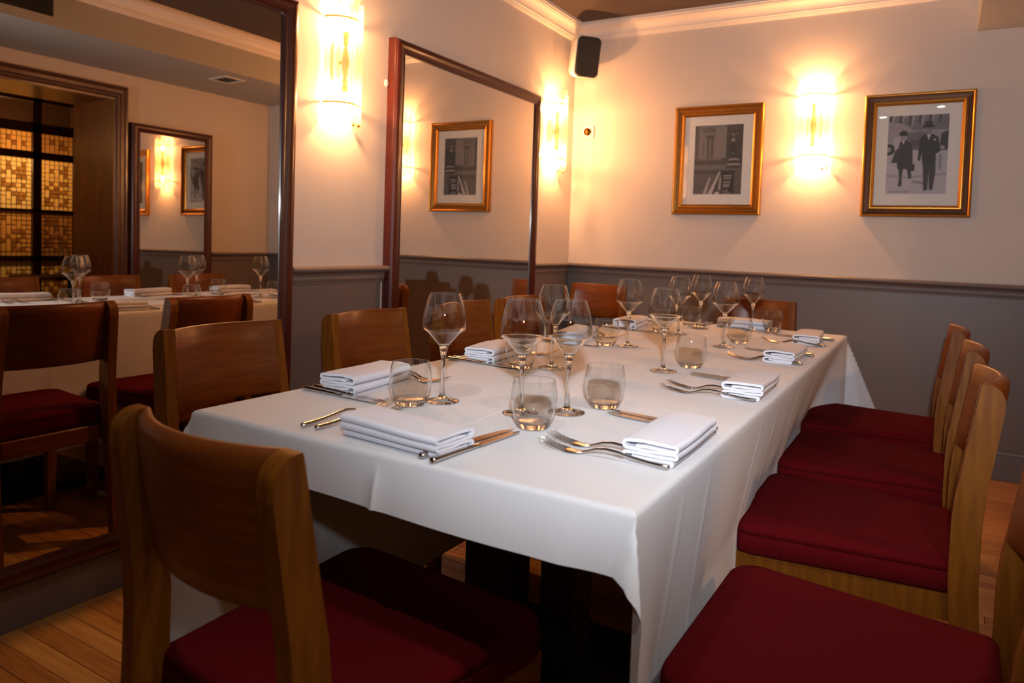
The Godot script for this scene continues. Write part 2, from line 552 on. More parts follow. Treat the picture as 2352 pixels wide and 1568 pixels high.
func make_side_room():
	# the doorway: deep panelled jambs and a moulded casing
	var d = struct_node("door_1")
	var cas = [Vector2(-0.012, 0.0), Vector2(0.09, 0.0), Vector2(0.09, 0.018), Vector2(0.082, 0.026), Vector2(0.07, 0.027), Vector2(0.062, 0.02), Vector2(0.04, 0.018), Vector2(0.03, 0.024), Vector2(0.012, 0.024), Vector2(0.004, 0.016), Vector2(-0.012, 0.014)]
	var w = 2.75 - 1.315
	var xf = Transform3D(Basis(Vector3(0, 0, 1), Vector3.UP, Vector3(-1, 0, 0)), Vector3(3.0, 2.035 / 2.0, 1.315 + w / 2.0))
	for s in [1, 2, 3]:
		var r = part("casing", rail_mesh(cas, w, 2.035, s), M.door_wood, d)
		r.transform = xf
	part("jamb", box(Vector3(2.999, 0, 1.303), Vector3(3.51, 2.035, 1.318)), M.door_wood, d)
	part("jamb", box(Vector3(2.999, 0, 2.747), Vector3(3.51, 2.035, 2.762)), M.door_wood, d)
	part("jamb", box(Vector3(2.999, 2.032, 1.303), Vector3(3.51, 2.047, 2.762)), M.door_wood, d)
	# shell of the room beyond
	M.side_wall = mat(Color(0.30, 0.19, 0.12), 0.7)
	M.side_floor = mat(Color(0.25, 0.14, 0.07), 0.6)
	struct("wall_side_back", box(Vector3(3.5, 0, -1.15), Vector3(6.0, 2.7, -1.0)), M.side_wall)
	struct("wall_side_front", box(Vector3(3.5, 0, 4.0), Vector3(6.0, 2.7, 4.15)), M.side_wall)
	struct("wall_side_far", box(Vector3(5.6, 0, -1.0), Vector3(5.75, 2.7, 4.0)), M.side_wall)
	struct("wall_side_near", box(Vector3(3.5, 0, -1.0), Vector3(3.51, 2.7, 1.3)), M.side_wall)
	struct("floor_side", box(Vector3(3.0, -0.12, -1.15), Vector3(5.75, 0, 4.15)), M.side_floor)
	struct("ceiling_side", box(Vector3(3.5, 2.6, -1.15), Vector3(5.75, 2.75, 4.15)), M.ceiling)
	# glazed partition with patterned leaded panes
	var g = thing("glazed_partition", "dark wooden partition with patterned leaded glass panes beyond the doorway", "partition", Vector3(4.5, 0, 0))
	M.lead = mat(Color(0.05, 0.035, 0.025), 0.5)
	var rows = [[0.30, 0.86], [0.90, 1.265], [1.285, 1.70], [1.76, 1.915], [1.995, 2.17]]
	var cols = []
	var zz = 0.82
	while zz < 3.0:
		cols.append([zz, zz + 0.255])
		zz += 0.32
	var z0 = cols[0][0] - 0.07
	var z1 = cols[-1][1] + 0.07
	part("frame", box(Vector3(-0.03, 0, z0 - 1.6), Vector3(0.03, 2.6, z0 + 0.03)), M.dark_wood, g)
	var ry = [0.0, 0.30]
	part("rail", box(Vector3(-0.025, 0, z0), Vector3(0.025, 0.30, z1)), M.dark_wood, g)
	for i in rows.size():
		var top = rows[i + 1][0] if i + 1 < rows.size() else 2.6
		part("rail", box(Vector3(-0.03, rows[i][1], z0), Vector3(0.03, top, z1)), M.dark_wood, g)
	for c in cols.size() + 1:
		var a = z0 if c == 0 else cols[c - 1][1]
		var b = z1 if c == cols.size() else cols[c][0]
		part("stile", box(Vector3(-0.03, 0.3, a), Vector3(0.03, 2.2, b)), M.dark_wood, g)
	M.leaded = []
	for k in 5:
		var c = [Color(0.95, 0.86, 0.62), Color(0.85, 0.72, 0.48), Color(0.72, 0.58, 0.38), Color(0.95, 0.90, 0.70), Color(0.76, 0.64, 0.44)][k]
		var lm = pane(c, [0.4, 0.5, 0.6, 0.35, 0.6][k], 0.2)
		lm.backlight_enabled = true
		lm.backlight = c
		M.leaded.append(lm)
	for r in rows.size():
		var h = rows[r][1] - rows[r][0]
		if r == 4:
			for c in cols:
				part("pane", box(Vector3(-0.003, 0, 0), Vector3(0.003, h, 0.255)), M.picture_glass, g).position = Vector3(0, rows[r][0], c[0])
			continue
		# a fret of small panes held by lead strips: bordered, with a nested key pattern inside
		var ny = maxi(3, int(round(h / 0.036)))
		var nx = 7
		var dy = h / ny
		var dz = 0.255 / nx
		for c in cols.size():
			var light = (c * 3 + r * 2) % 4
			var p = part("pane", box(Vector3(-0.002, 0, 0), Vector3(0.002, h, 0.255)), M.leaded[light], g)
			p.position = Vector3(0, rows[r][0], cols[c][0])
			var st = start(false)
			var st2 = start(false)
			for j in ny:
				for i in nx:
					var edge = i == 0 or j == 0 or i == nx - 1 or j == ny - 1
					var v = rng.randf()
					if not edge and v < 0.42:
						add_box(st2, Vector3(-0.004, j * dy + 0.002, i * dz + 0.002), Vector3(0.004, (j + 1) * dy - 0.002, (i + 1) * dz - 0.002))
					if v < 0.72 or edge:
						add_box(st, Vector3(-0.005, j * dy - 0.0012, i * dz), Vector3(0.005, j * dy + 0.0012, (i + 1) * dz))
					if v > 0.30 or edge:
						add_box(st, Vector3(-0.005, j * dy, i * dz - 0.0012), Vector3(0.005, (j + 1) * dy, i * dz + 0.0012))
			part("lead_strip", done(st), M.lead, p).set_meta("kind", "stuff")
			part("textured_quarry", done(st2), M.leaded[4], p).set_meta("kind", "stuff")
	# lamp behind the partition and one in front
	for s in [[Vector3(5.05, 1.72, 1.30), 0.8, "amber globe lamp glowing behind the leaded glass partition"], [Vector3(3.95, 1.95, 2.6), 0.8, "amber globe lamp hanging inside the room beyond the doorway"]]:
		var t = thing("globe_lamp", s[2], "lamp", s[0])
		part("globe", lathe(arc_prof(0.06), 20), glow(Color(1.0, 0.62, 0.28), 6.0), t)
		part("cord", tube([Vector3(0, 0.055, 0), Vector3(0, 2.6 - s[0].y, 0)], Vector2(0.004, 0.004), 6), M.black, t)
		var l := OmniLight3D.new()
		l.name = "globe_light"
		l.light_color = Color(1.0, 0.74, 0.46)
		l.light_energy = s[1]
		l.light_size = 0.055
		l.omni_range = 8.0
		l.omni_attenuation = 2.0
		l.shadow_enabled = true
		add_child(l)
		l.position = s[0]
	# a table laid behind the doorway
	var tb = thing("side_table", "small dark table laid with glasses in the room beyond the doorway", "table", Vector3(4.2, 0, 0.95))
	part("tabletop", box(Vector3(-0.25, 0.72, -0.45), Vector3(0.2, 0.75, 0.4), 0.004), M.side_floor, tb)
	part("leg", box(Vector3(-0.04, 0.03, -0.04), Vector3(0.04, 0.72, 0.04)), M.black, tb)
	part("foot", box(Vector3(-0.2, 0.0, -0.2), Vector3(0.2, 0.03, 0.2), 0.005), M.black, tb)

func arc_prof(r):
	var o = []
	for i in 13:
		var a = -PI / 2 + PI * i / 12.0
		o.append(Vector2(maxf(0.0, cos(a) * r), sin(a) * r))
	o[0].x = 0.0; o[12].x = 0.0
	return o

# ---------------------------------------------------------------- mirrors
func make_mirrors():
	var list = [
		["tall wall mirror in a dark rounded frame, reflecting the doorway", 2.33, 3.955, 0.13, 1.943, "left"],
		["tall wall mirror in a reddish brown frame, nearest the corner loudspeaker", 0.51, 1.796, 0.13, 1.956, "left"],
		["dark framed wall mirror on the doorway wall, seen in another mirror", 0.571, 1.213, 0.13, 1.885, "right"]]
	for k in 3:
		var m = list[k]
		var fw = 0.055
		var w = m[2] - m[1] - 2 * fw
		var h = m[4] - m[3] - 2 * fw
		var left = m[5] == "left"
		var t = thing("wall_mirror", m[0], "mirror", Vector3(0.0 if left else 3.0, (m[3] + m[4]) / 2.0, (m[1] + m[2]) / 2.0), PI / 2 if left else -PI / 2)
		var prof = [Vector2(-0.006, 0.012), Vector2(0.055, 0.0)]
		prof += arc(Vector2(0.047, 0.036), 0.008, 0, 60, 3)
		prof += arc(Vector2(0.029, 0.020), 0.034, 58, 125, 7)
		prof += [Vector2(0.004, 0.045), Vector2(-0.002, 0.046), Vector2(-0.006, 0.044)]
		for s in 4:
			part("frame_rail", rail_mesh(prof, w, h, s), M.mahogany if s % 2 == 1 else M.mahogany_across, t)
		var gl = part("mirror_glass", box(Vector3(-w / 2 - 0.005, -h / 2 - 0.005, -0.004), Vector3(w / 2 + 0.005, h / 2 + 0.005, 0.0)), M.mirror, t)
		gl.position.z = 0.0366
		if k == 0:
			gl.position.z = 0.035
			gl.basis = Basis(Vector3.RIGHT, -0.0078) * Basis(Vector3.UP, -0.0025)
	# clear plastic clip beside the corner mirror
	var c = thing("mirror_clip", "small clear plastic clip on the wall beside the reddish mirror frame", "clip", Vector3(0.0, 1.758, 1.806))
	part("clip_disc", tube([Vector3(0.001, 0, 0), Vector3(0.006, 0, 0), Vector3(0.009, 0, 0)], [Vector2(0.012, 0.016), Vector2(0.012, 0.016), Vector2(0.006, 0.008)], 14), M.white_trim, c)

# ---------------------------------------------------------------- pictures
func fill_poly(img, poly, v, a = 1.0):
	var lo = Vector2(1e9, 1e9); var hi = Vector2(-1e9, -1e9)
	for p in poly:
		lo = lo.min(p); hi = hi.max(p)
	var pk = PackedVector2Array(poly)
	for y in range(maxi(0, int(lo.y)), mini(img.get_height(), int(hi.y) + 1)):
		for x in range(maxi(0, int(lo.x)), mini(img.get_width(), int(hi.x) + 1)):
			if Geometry2D.is_point_in_polygon(Vector2(x + 0.5, y + 0.5), pk):
				var o = img.get_pixel(x, y).r
				var n = lerpf(o, v, a)
				img.set_pixel(x, y, Color(n, n, n))

func ell(cx, cy, rx, ry):
	var o = []
	for i in 24: o.append(Vector2(cx + cos(TAU * i / 24) * rx, cy + sin(TAU * i / 24) * ry))
	return o

func rect(x0, y0, x1, y1):
	return [Vector2(x0, y0), Vector2(x1, y0), Vector2(x1, y1), Vector2(x0, y1)]

func soften(img, grain, tint, seed_):
	var w = img.get_width(); var h = img.get_height()
	for pass_ in 3:
		img.resize(w / 2, h / 2, Image.INTERPOLATE_BILINEAR)
		img.resize(w, h, Image.INTERPOLATE_CUBIC)
	var r := RandomNumberGenerator.new()
	r.seed = seed_
	for y in h:
		for x in w:
			var v = clampf(0.10 + 0.78 * img.get_pixel(x, y).r + r.randf_range(-grain, grain), 0, 1)
			img.set_pixel(x, y, Color(v * tint.r, v * tint.g, v * tint.b))
	return ImageTexture.create_from_image(img)

func street_print():
	# a street scene: pale facade with tall windows, an ornate dark lamp post and a board beside it
	var im := Image.create(220, 316, false, Image.FORMAT_RGB8)
	im.fill(Color(0.40, 0.40, 0.40))
	fill_poly(im, rect(0, 0, 20, 316), 0.27)
	fill_poly(im, rect(18, 6, 130, 150), 0.47)
	fill_poly(im, rect(95, 10, 150, 150), 0.50)
	fill_poly(im, rect(30, 10, 95, 34), 0.36)
	for x in [58, 76]:
		fill_poly(im, rect(x, 58, x + 9, 150), 0.22)
	fill_poly(im, rect(66, 70, 76, 140), 0.46)
	fill_poly(im, rect(50, 45, 90, 62), 0.27)
	fill_poly(im, rect(36, 66, 44, 140), 0.38)
	fill_poly(im, rect(0, 160, 220, 182), 0.28)
	for i in 14: fill_poly(im, rect(4 + i * 8, 163, 8 + i * 8, 176), 0.17)
	fill_poly(im, rect(0, 182, 130, 205), 0.42)
	fill_poly(im, rect(0, 205, 130, 222), 0.24)
	fill_poly(im, rect(0, 222, 130, 316), 0.33)
	# parasols / awning poles
	fill_poly(im, [Vector2(44, 316), Vector2(72, 238), Vector2(80, 238), Vector2(60, 316)], 0.72)
	fill_poly(im, [Vector2(66, 316), Vector2(100, 250), Vector2(118, 210), Vector2(124, 214), Vector2(104, 270), Vector2(88, 316)], 0.78)
	fill_poly(im, [Vector2(90, 316), Vector2(112, 250), Vector2(118, 260), Vector2(106, 316)], 0.16)
	fill_poly(im, [Vector2(116, 290), Vector2(122, 236), Vector2(128, 240), Vector2(126, 296)], 0.68)
	fill_poly(im, ell(110, 314, 12, 10), 0.85)
	# dark side and lamp post
	fill_poly(im, rect(146, 0, 220, 316), 0.17)
	fill_poly(im, rect(150, 4, 215, 22), 0.24)
	fill_poly(im, ell(176, 46, 9, 9), 0.42)
	fill_poly(im, ell(158, 42, 6, 5), 0.38)
	fill_poly(im, ell(194, 42, 6, 5), 0.38)
	fill_poly(im, ell(176, 70, 9, 10), 0.55)
	fill_poly(im, [Vector2(168, 78), Vector2(184, 78), Vector2(190, 150), Vector2(166, 150)], 0.10)
	fill_poly(im, ell(177, 130, 6, 6), 0.40)
	fill_poly(im, rect(124, 150, 160, 182), 0.24)
	fill_poly(im, ell(182, 160, 26, 8), 0.62)
	fill_poly(im, ell(182, 167, 26, 6), 0.12)
	fill_poly(im, ell(182, 182, 32, 7), 0.66)
	fill_poly(im, ell(182, 190, 34, 6), 0.13)
	fill_poly(im, rect(122, 196, 214, 208), 0.34)
	fill_poly(im, rect(130, 208, 186, 316), 0.06)
	fill_poly(im, rect(188, 208, 220, 316), 0.30)
	for r in [[138, 228, 176, 236], [140, 239, 174, 247], [138, 256, 172, 265], [138, 268, 166, 284], [138, 298, 162, 304], [138, 308, 178, 315]]:
		for k in range(r[0], r[2], 5): fill_poly(im, rect(k, r[1], k + 4, r[3]), 0.66)
	return soften(im, 0.03, Color(0.98, 0.93, 0.93), 5)

func walkers_print():
	# two walkers in dark suits and hats before parked cars
	var im := Image.create(220, 316, false, Image.FORMAT_RGB8)
	im.fill(Color(0.66, 0.66, 0.66))
	fill_poly(im, rect(0, 0, 220, 60), 0.45)
	for i in 16:
		var x = 6.0 + i * 12
		fill_poly(im, [Vector2(x, 0), Vector2(x + 7, 0), Vector2(x + 2 - (i % 3) * 5, 30 + (i * 7) % 26), Vector2(x - 4, 24 + (i * 5) % 22)], [0.24, 0.72, 0.55][i % 3])
	fill_poly(im, [Vector2(0, 22), Vector2(60, 34), Vector2(120, 80), Vector2(220, 62), Vector2(220, 100), Vector2(0, 110)], 0.62)
	fill_poly(im, [Vector2(70, 74), Vector2(120, 62), Vector2(150, 76), Vector2(150, 140), Vector2(64, 140)], 0.42)
	fill_poly(im, [Vector2(86, 100), Vector2(150, 96), Vector2(150, 126), Vector2(86, 126)], 0.30)
	fill_poly(im, rect(0, 140, 220, 316), 0.78)
	fill_poly(im, ell(6, 136, 22, 22), 0.10)
	fill_poly(im, ell(4, 136, 11, 11), 0.62)
	fill_poly(im, [Vector2(20, 92), Vector2(50, 78), Vector2(44, 130), Vector2(30, 160)], 0.74)
	fill_poly(im, [Vector2(196, 76), Vector2(220, 64), Vector2(220, 140), Vector2(186, 146)], 0.16)
	fill_poly(im, ell(200, 132, 9, 9), 0.62)
	fill_poly(im, rect(188, 158, 200, 220), 0.60)
	fill_poly(im, [Vector2(0, 236), Vector2(80, 246), Vector2(220, 232), Vector2(220, 240), Vector2(70, 254), Vector2(0, 246)], 0.66)
	fill_poly(im, [Vector2(100, 262), Vector2(150, 270), Vector2(150, 280), Vector2(96, 270)], 0.56)
	# the shorter walker, coat over the arm and a case in hand
	fill_poly(im, [Vector2(46, 106), Vector2(72, 100), Vector2(92, 118), Vector2(96, 190), Vector2(82, 216), Vector2(40, 214), Vector2(38, 150)], 0.15)
	fill_poly(im, [Vector2(30, 140), Vector2(44, 128), Vector2(46, 190), Vector2(16, 190)], 0.20)
	fill_poly(im, [Vector2(42, 196), Vector2(64, 200), Vector2(58, 250), Vector2(60, 284), Vector2(46, 286), Vector2(50, 250)], 0.13)
	fill_poly(im, [Vector2(64, 196), Vector2(90, 204), Vector2(94, 252), Vector2(84, 256), Vector2(78, 224)], 0.13)
	fill_poly(im, rect(82, 196, 104, 224), 0.14)
	fill_poly(im, ell(60, 88, 12, 15), 0.62)
	fill_poly(im, ell(58, 74, 17, 8), 0.10)
	fill_poly(im, ell(58, 69, 12, 9), 0.10)
	fill_poly(im, [Vector2(54, 102), Vector2(64, 102), Vector2(58, 118)], 0.85)
	# the taller walker
	fill_poly(im, [Vector2(118, 90), Vector2(138, 78), Vector2(164, 78), Vector2(186, 92), Vector2(190, 150), Vector2(178, 156), Vector2(176, 190), Vector2(130, 190), Vector2(128, 150), Vector2(122, 184), Vector2(114, 182)], 0.13)
	fill_poly(im, [Vector2(128, 150), Vector2(178, 150), Vector2(180, 230), Vector2(172, 300), Vector2(160, 300), Vector2(156, 220), Vector2(154, 300), Vector2(140, 304), Vector2(136, 230)], 0.16)
	fill_poly(im, ell(148, 62, 13, 17), 0.52)
	fill_poly(im, ell(148, 46, 22, 6), 0.10)
	fill_poly(im, [Vector2(134, 46), Vector2(136, 26), Vector2(160, 26), Vector2(162, 46)], 0.12)
	fill_poly(im, [Vector2(142, 78), Vector2(158, 78), Vector2(150, 104)], 0.82)
	fill_poly(im, rect(168, 96, 176, 104), 0.75)
	return soften(im, 0.03, Color(0.97, 0.94, 0.98), 6)

func make_pictures():
	var data = [[0.7008, 1.2235, "gold framed monochrome street photograph with a dark lamp post", 0.823, 1.107, 1.412, 1.818, street_print(), M.gold],
		[1.7447, 2.2519, "gold and black framed monochrome photograph of two walkers in hats", 1.861, 2.138, 1.412, 1.818, walkers_print(), M.gold]]
	for k in 2:
		var d = data[k]
		var y0 = 1.2915; var y1 = 1.9315
		var fw = 0.056
		var w = d[1] - d[0] - 2 * fw
		var h = y1 - y0 - 2 * fw
		var c = Vector3((d[0] + d[1]) / 2, (y0 + y1) / 2, 0.0)
		var t = thing("framed_picture", d[2], "picture", c)
		# outer bead, channel, inner lip: three mouldings of the frame
		var outer = [Vector2(0.040, 0.003), Vector2(0.056, 0.003)] + arc(Vector2(0.049, 0.024), 0.007, 0, 180, 6) + [Vector2(0.040, 0.022)]
		var channel = [Vector2(0.012, 0.003), Vector2(0.042, 0.003), Vector2(0.042, 0.024), Vector2(0.034, 0.0215), Vector2(0.024, 0.020), Vector2(0.012, 0.017)]
		var inner = [Vector2(-0.004, 0.003), Vector2(0.014, 0.003), Vector2(0.0145, 0.0185), Vector2(0.012, 0.0215), Vector2(0.008, 0.0215), Vector2(0.005, 0.016), Vector2(0.001, 0.014), Vector2(-0.004, 0.011)]
		for s in 4:
			var r = part("frame_rail", rail_mesh(outer, w, h, s), M.gold, t)
			part("channel", rail_mesh(channel, w, h, s), M.gold_dark if k == 1 else M.gold_mid, r)
			part("inner_lip", rail_mesh(inner, w, h, s), M.gold, r)
			# carved beads along the channel
			var st = start()
			var L = (w if s % 2 == 0 else h) + 0.05
			var nb = int(L / (0.011 if k == 1 else 0.016))
			for i in nb:
				var q = -L / 2 + L * (i + 0.5) / nb
				for e in ([0.019] if k == 1 else [0.031, 0.021]):
					var p: Vector3
					var ox = w / 2 + e; var oy = h / 2 + e
					if s == 0: p = Vector3(q, -oy, 0.0205)
					elif s == 1: p = Vector3(ox, q, 0.0205)
					elif s == 2: p = Vector3(q, oy, 0.0205)
					else: p = Vector3(-ox, q, 0.0205)
					var rr = 0.0035 if k == 1 else (0.0045 if (i % 3 == 0 and e > 0.03) else 0.0032)
					add_lathe(st, [Vector2(0, -rr), Vector2(rr, 0), Vector2(0, rr)], 5, p)
			var bd = part("beading", done(st), M.gold, r)
			bd.set_meta("kind", "stuff")
		part("backing", box(Vector3(-w / 2 - 0.03, -h / 2 - 0.03, 0.0005), Vector3(w / 2 + 0.03, h / 2 + 0.03, 0.003)), M.black, t)
		# mount with a bevelled window
		var pw = d[4] - d[3]; var ph = d[6] - d[5]
		var pc = Vector3((d[3] + d[4]) / 2 - c.x, (d[5] + d[6]) / 2 - c.y, 0)
		var st2 = start(false)
		var X = [-w / 2 - 0.004, pc.x - pw / 2, pc.x + pw / 2, w / 2 + 0.004]
		var Y = [-h / 2 - 0.004, pc.y - ph / 2, pc.y + ph / 2, h / 2 + 0.004]
		add_box(st2, Vector3(X[0], Y[0], 0.003), Vector3(X[3], Y[1], 0.0058))
		add_box(st2, Vector3(X[0], Y[2], 0.003), Vector3(X[3], Y[3], 0.0058))
		add_box(st2, Vector3(X[0], Y[1], 0.003), Vector3(X[1], Y[2], 0.0058))
		add_box(st2, Vector3(X[2], Y[1], 0.003), Vector3(X[3], Y[2], 0.0058))
		part("mount", done(st2), M.mat_board, t)
		var qm := QuadMesh.new()
		qm.size = Vector2(pw, ph)
		var pm = mat(Color.WHITE, 0.6)
		pm.albedo_texture = d[7]
		var pr = part("print", qm, pm, t)
		pr.position = Vector3(pc.x, pc.y, 0.0042)
		if k == 1:
			var tm := TextMesh.new()
			tm.text = "Anthony Eden"
			var sf := SystemFont.new()
			sf.font_names = PackedStringArray(["Droid Serif"])
			sf.font_italic = true
			tm.font = sf
			tm.font_size = 16
			tm.pixel_size = 0.0009
			tm.depth = 0.0003
			var cap = part("caption", tm, M.black, t)
			cap.position = Vector3(pc.x - pw / 2 + 0.065, pc.y - ph / 2 + 0.012, 0.0044)
		part("glass", box(Vector3(-w / 2 - 0.002, -h / 2 - 0.002, 0.0085), Vector3(w / 2 + 0.002, h / 2 + 0.002, 0.0095)), M.picture_glass, t)

# ---------------------------------------------------------------- wall lights
func make_sconces():
	var list = [
		[Vector3(0, 1.775, 2.095), PI / 2, "lit glass-rod wall light between the two tall wall mirrors"],
		[Vector3(0, 1.775, 0.305), PI / 2, "lit glass-rod wall light under the corner loudspeaker, beside the mirror"],
		[Vector3(1.492, 1.785, 0), 0.0, "lit glass-rod wall light between the two gold framed pictures"]]
	var rod_top = [0.225, 0.205, 0.235, 0.21, 0.22, 0.245, 0.22, 0.21, 0.235, 0.205, 0.225]
	for s in list:
		var t = thing("wall_light", s[2], "wall light", s[0], s[1], "glass-rod wall lights")
		part("backplate", box(Vector3(-0.03, -0.075, 0.0005), Vector3(0.03, 0.075, 0.014), 0.003), M.white_trim, t)
		part("stem", lathe([Vector2(0, -0.10), Vector2(0.007, -0.10), Vector2(0.011, -0.075), Vector2(0.006, -0.06), Vector2(0.012, -0.03), Vector2(0.016, 0), Vector2(0.012, 0.03), Vector2(0.006, 0.06), Vector2(0.011, 0.075), Vector2(0.007, 0.10), Vector2(0, 0.10)], 16, Vector3(0, 0, 0.045)), M.brass, t)
		part("arm", tube([Vector3(0, 0, 0.012), Vector3(0, 0, 0.045)], Vector2(0.007, 0.007), 8), M.brass, t)
		for y in [-0.165, 0.165]:
			var st = start()
			var pts = []
			for i in 17:
				var a = PI * i / 16.0
				pts.append(Vector3(cos(a) * 0.077, y, 0.004 + sin(a) * 0.083))
			add_tube(st, pts, Vector2(0.0028, 0.0045), 6)
			part("ring", done(st), M.brass, t)
		for i in 11:
			var a = PI * (i + 0.35) / 10.7
			var x = cos(a) * 0.077
			var z = 0.011 + sin(a) * 0.085
			var y1 = rod_top[i]
			var y0 = -rod_top[10 - i]
			var rod = part("glass_rod", lathe([Vector2(0, y0), Vector2(0.0096, y0), Vector2(0.0100, y0 + 0.001), Vector2(0.0100, y1 - 0.001), Vector2(0.0096, y1), Vector2(0, y1)], 12, Vector3(x, 0, z)), M.rod, t)
			if i in [0, 2]: part("finial", lathe([Vector2(0, y0 - 0.014), Vector2(0.005, y0 - 0.011), Vector2(0.0065, y0 - 0.006), Vector2(0.004, y0 - 0.001), Vector2(0, y0)], 8, Vector3(x, 0, z)), M.brass, rod)
		for e in [1.0, -1.0]:
			part("socket", lathe([Vector2(0, -0.012), Vector2(0.011, -0.012), Vector2(0.012, 0.012), Vector2(0, 0.012)], 12, Vector3(0, 0.106 * e, 0.045)), M.brass, t)
			var pr = [Vector2(0, 0.118), Vector2(0.010, 0.118), Vector2(0.016, 0.135), Vector2(0.0165, 0.148), Vector2(0.012, 0.168), Vector2(0.005, 0.182), Vector2(0, 0.186)]
			if e < 0:
				var q = []
				for v in pr: q.append(Vector2(v.x, -v.y))
				q.reverse()
				pr = q
			part("bulb", lathe(pr, 14, Vector3(0, 0, 0.045)), M.bulb, t)
			var l := OmniLight3D.new()
			l.name = "wall_light_bulb"
			l.light_color = Color(1.0, 0.715, 0.45)
			l.light_energy = 0.47
			l.light_size = 0.014
			l.omni_range = 8.0
			l.omni_attenuation = 2.0
			l.shadow_enabled = true
			t.add_child(l, true)
			l.position = Vector3(0, 0.148 * e, 0.045)

# ---------------------------------------------------------------- small fittings
func rounded_rect(w, h, r, n := 6):
	var o = []
	o += arc(Vector2(w / 2 - r, -h / 2 + r), r, -90, 0, n)
	o += arc(Vector2(w / 2 - r, h / 2 - r), r, 0, 90, n)
	o += arc(Vector2(-w / 2 + r, h / 2 - r), r, 90, 180, n)
	o += arc(Vector2(-w / 2 + r, -h / 2 + r), r, 180, 270, n)
	return o

func ring3(poly, z):
	var o = []
	for p in poly: o.append(Vector3(p.x, p.y, z))
	return o

func make_wall_fittings():
	var t = thing("loudspeaker", "white corner loudspeaker with a black grille under the cornice", "loudspeaker", Vector3(0.135, 2.255, 0.165))
	t.basis = Basis(Vector3.UP, deg_to_rad(47)) * Basis(Vector3.RIGHT, deg_to_rad(14))
	var st = start()
	add_loft(st, [ring3(rounded_rect(0.10, 0.20, 0.03), -0.10), ring3(rounded_rect(0.14, 0.235, 0.035), -0.05), ring3(rounded_rect(0.163, 0.25, 0.035), 0.03), ring3(rounded_rect(0.163, 0.25, 0.035), 0.078), ring3(rounded_rect(0.158, 0.245, 0.033), 0.082)])
	part("cabinet", done(st), M.white_plastic, t)
	st = start()
	add_loft(st, [ring3(rounded_rect(0.152, 0.239, 0.031), 0.080), ring3(rounded_rect(0.150, 0.237, 0.030), 0.090), ring3(rounded_rect(0.140, 0.226, 0.026), 0.0935)])
	part("grille", done(st), M.grille, t)
	part("badge", tube([Vector3(0, -0.07, 0.093), Vector3(0, -0.07, 0.0945)], Vector2(0.006, 0.006), 10), mat(Color(0.35, 0.35, 0.4), 0.3, 0.8), t)
	part("bracket", box(Vector3(-0.02, -0.03, -0.17), Vector3(0.02, 0.03, -0.09), 0.004), M.white_plastic, t)
	var s = thing("wall_thermostat", "small square white wall plate with a dark brass knob beside the corner", "wall control", Vector3(0.112, 1.815, 0))
	part("plate", box(Vector3(-0.042, -0.042, 0.0005), Vector3(0.042, 0.042, 0.012), 0.003), M.white_plastic, s)
	part("knob", tube([Vector3(0, 0, 0.012), Vector3(0, 0, 0.022), Vector3(0, 0, 0.03), Vector3(0, 0, 0.033)], [Vector2(0.024, 0.024), Vector2(0.025, 0.025), Vector2(0.019, 0.019), Vector2(0.008, 0.008)], 20), mat(Color(0.45, 0.30, 0.12), 0.15, 1.0), s)
	# grilles in the boxed beam, seen in the mirrors
	var v = thing("ceiling_vent", "small white ceiling vent with dark slats in the boxed beam", "vent", Vector3(2.46, 2.22, 0.82))
	var fr = start(false)
	add_box(fr, Vector3(-0.10, -0.006, -0.085), Vector3(0.10, 0.0, -0.06)); add_box(fr, Vector3(-0.10, -0.006, 0.06), Vector3(0.10, 0.0, 0.085))
	add_box(fr, Vector3(-0.10, -0.006, -0.06), Vector3(-0.075, 0.0, 0.06)); add_box(fr, Vector3(0.075, -0.006, -0.06), Vector3(0.10, 0.0, 0.06))
	part("frame", done(fr), M.white_plastic, v)
	part("backing", box(Vector3(-0.075, -0.0015, -0.06), Vector3(0.075, -0.0005, 0.06)), M.black, v)
	for k in 4:
		part("slat", box(Vector3(-0.075, -0.005, -0.05 + k * 0.03), Vector3(0.075, -0.003, -0.036 + k * 0.03)), mat(Color(0.25, 0.25, 0.25), 0.5), v)
	var g = thing("beam_grille", "black ventilation grille in the face of the boxed beam", "vent", Vector3(2.237, 2.345, 2.45))
	part("frame", box(Vector3(-0.006, -0.075, -0.37), Vector3(0, 0.075, 0.37), 0.002), M.grille, g)
	for k in 6:
		part("slat", box(Vector3(-0.010, -0.06 + k * 0.022, -0.35), Vector3(-0.006, -0.05 + k * 0.022, 0.35)), M.black, g)

# ---------------------------------------------------------------- table and cloth
const TX0 := 0.91
const TX1 := 1.81
const TZ0 := 0.97
const TZ1 := 3.338
const TOP := 0.75

func smooth01(a, b, v):
	var t = clampf((v - a) / (b - a), 0.0, 1.0)
	return t * t * (3.0 - 2.0 * t)

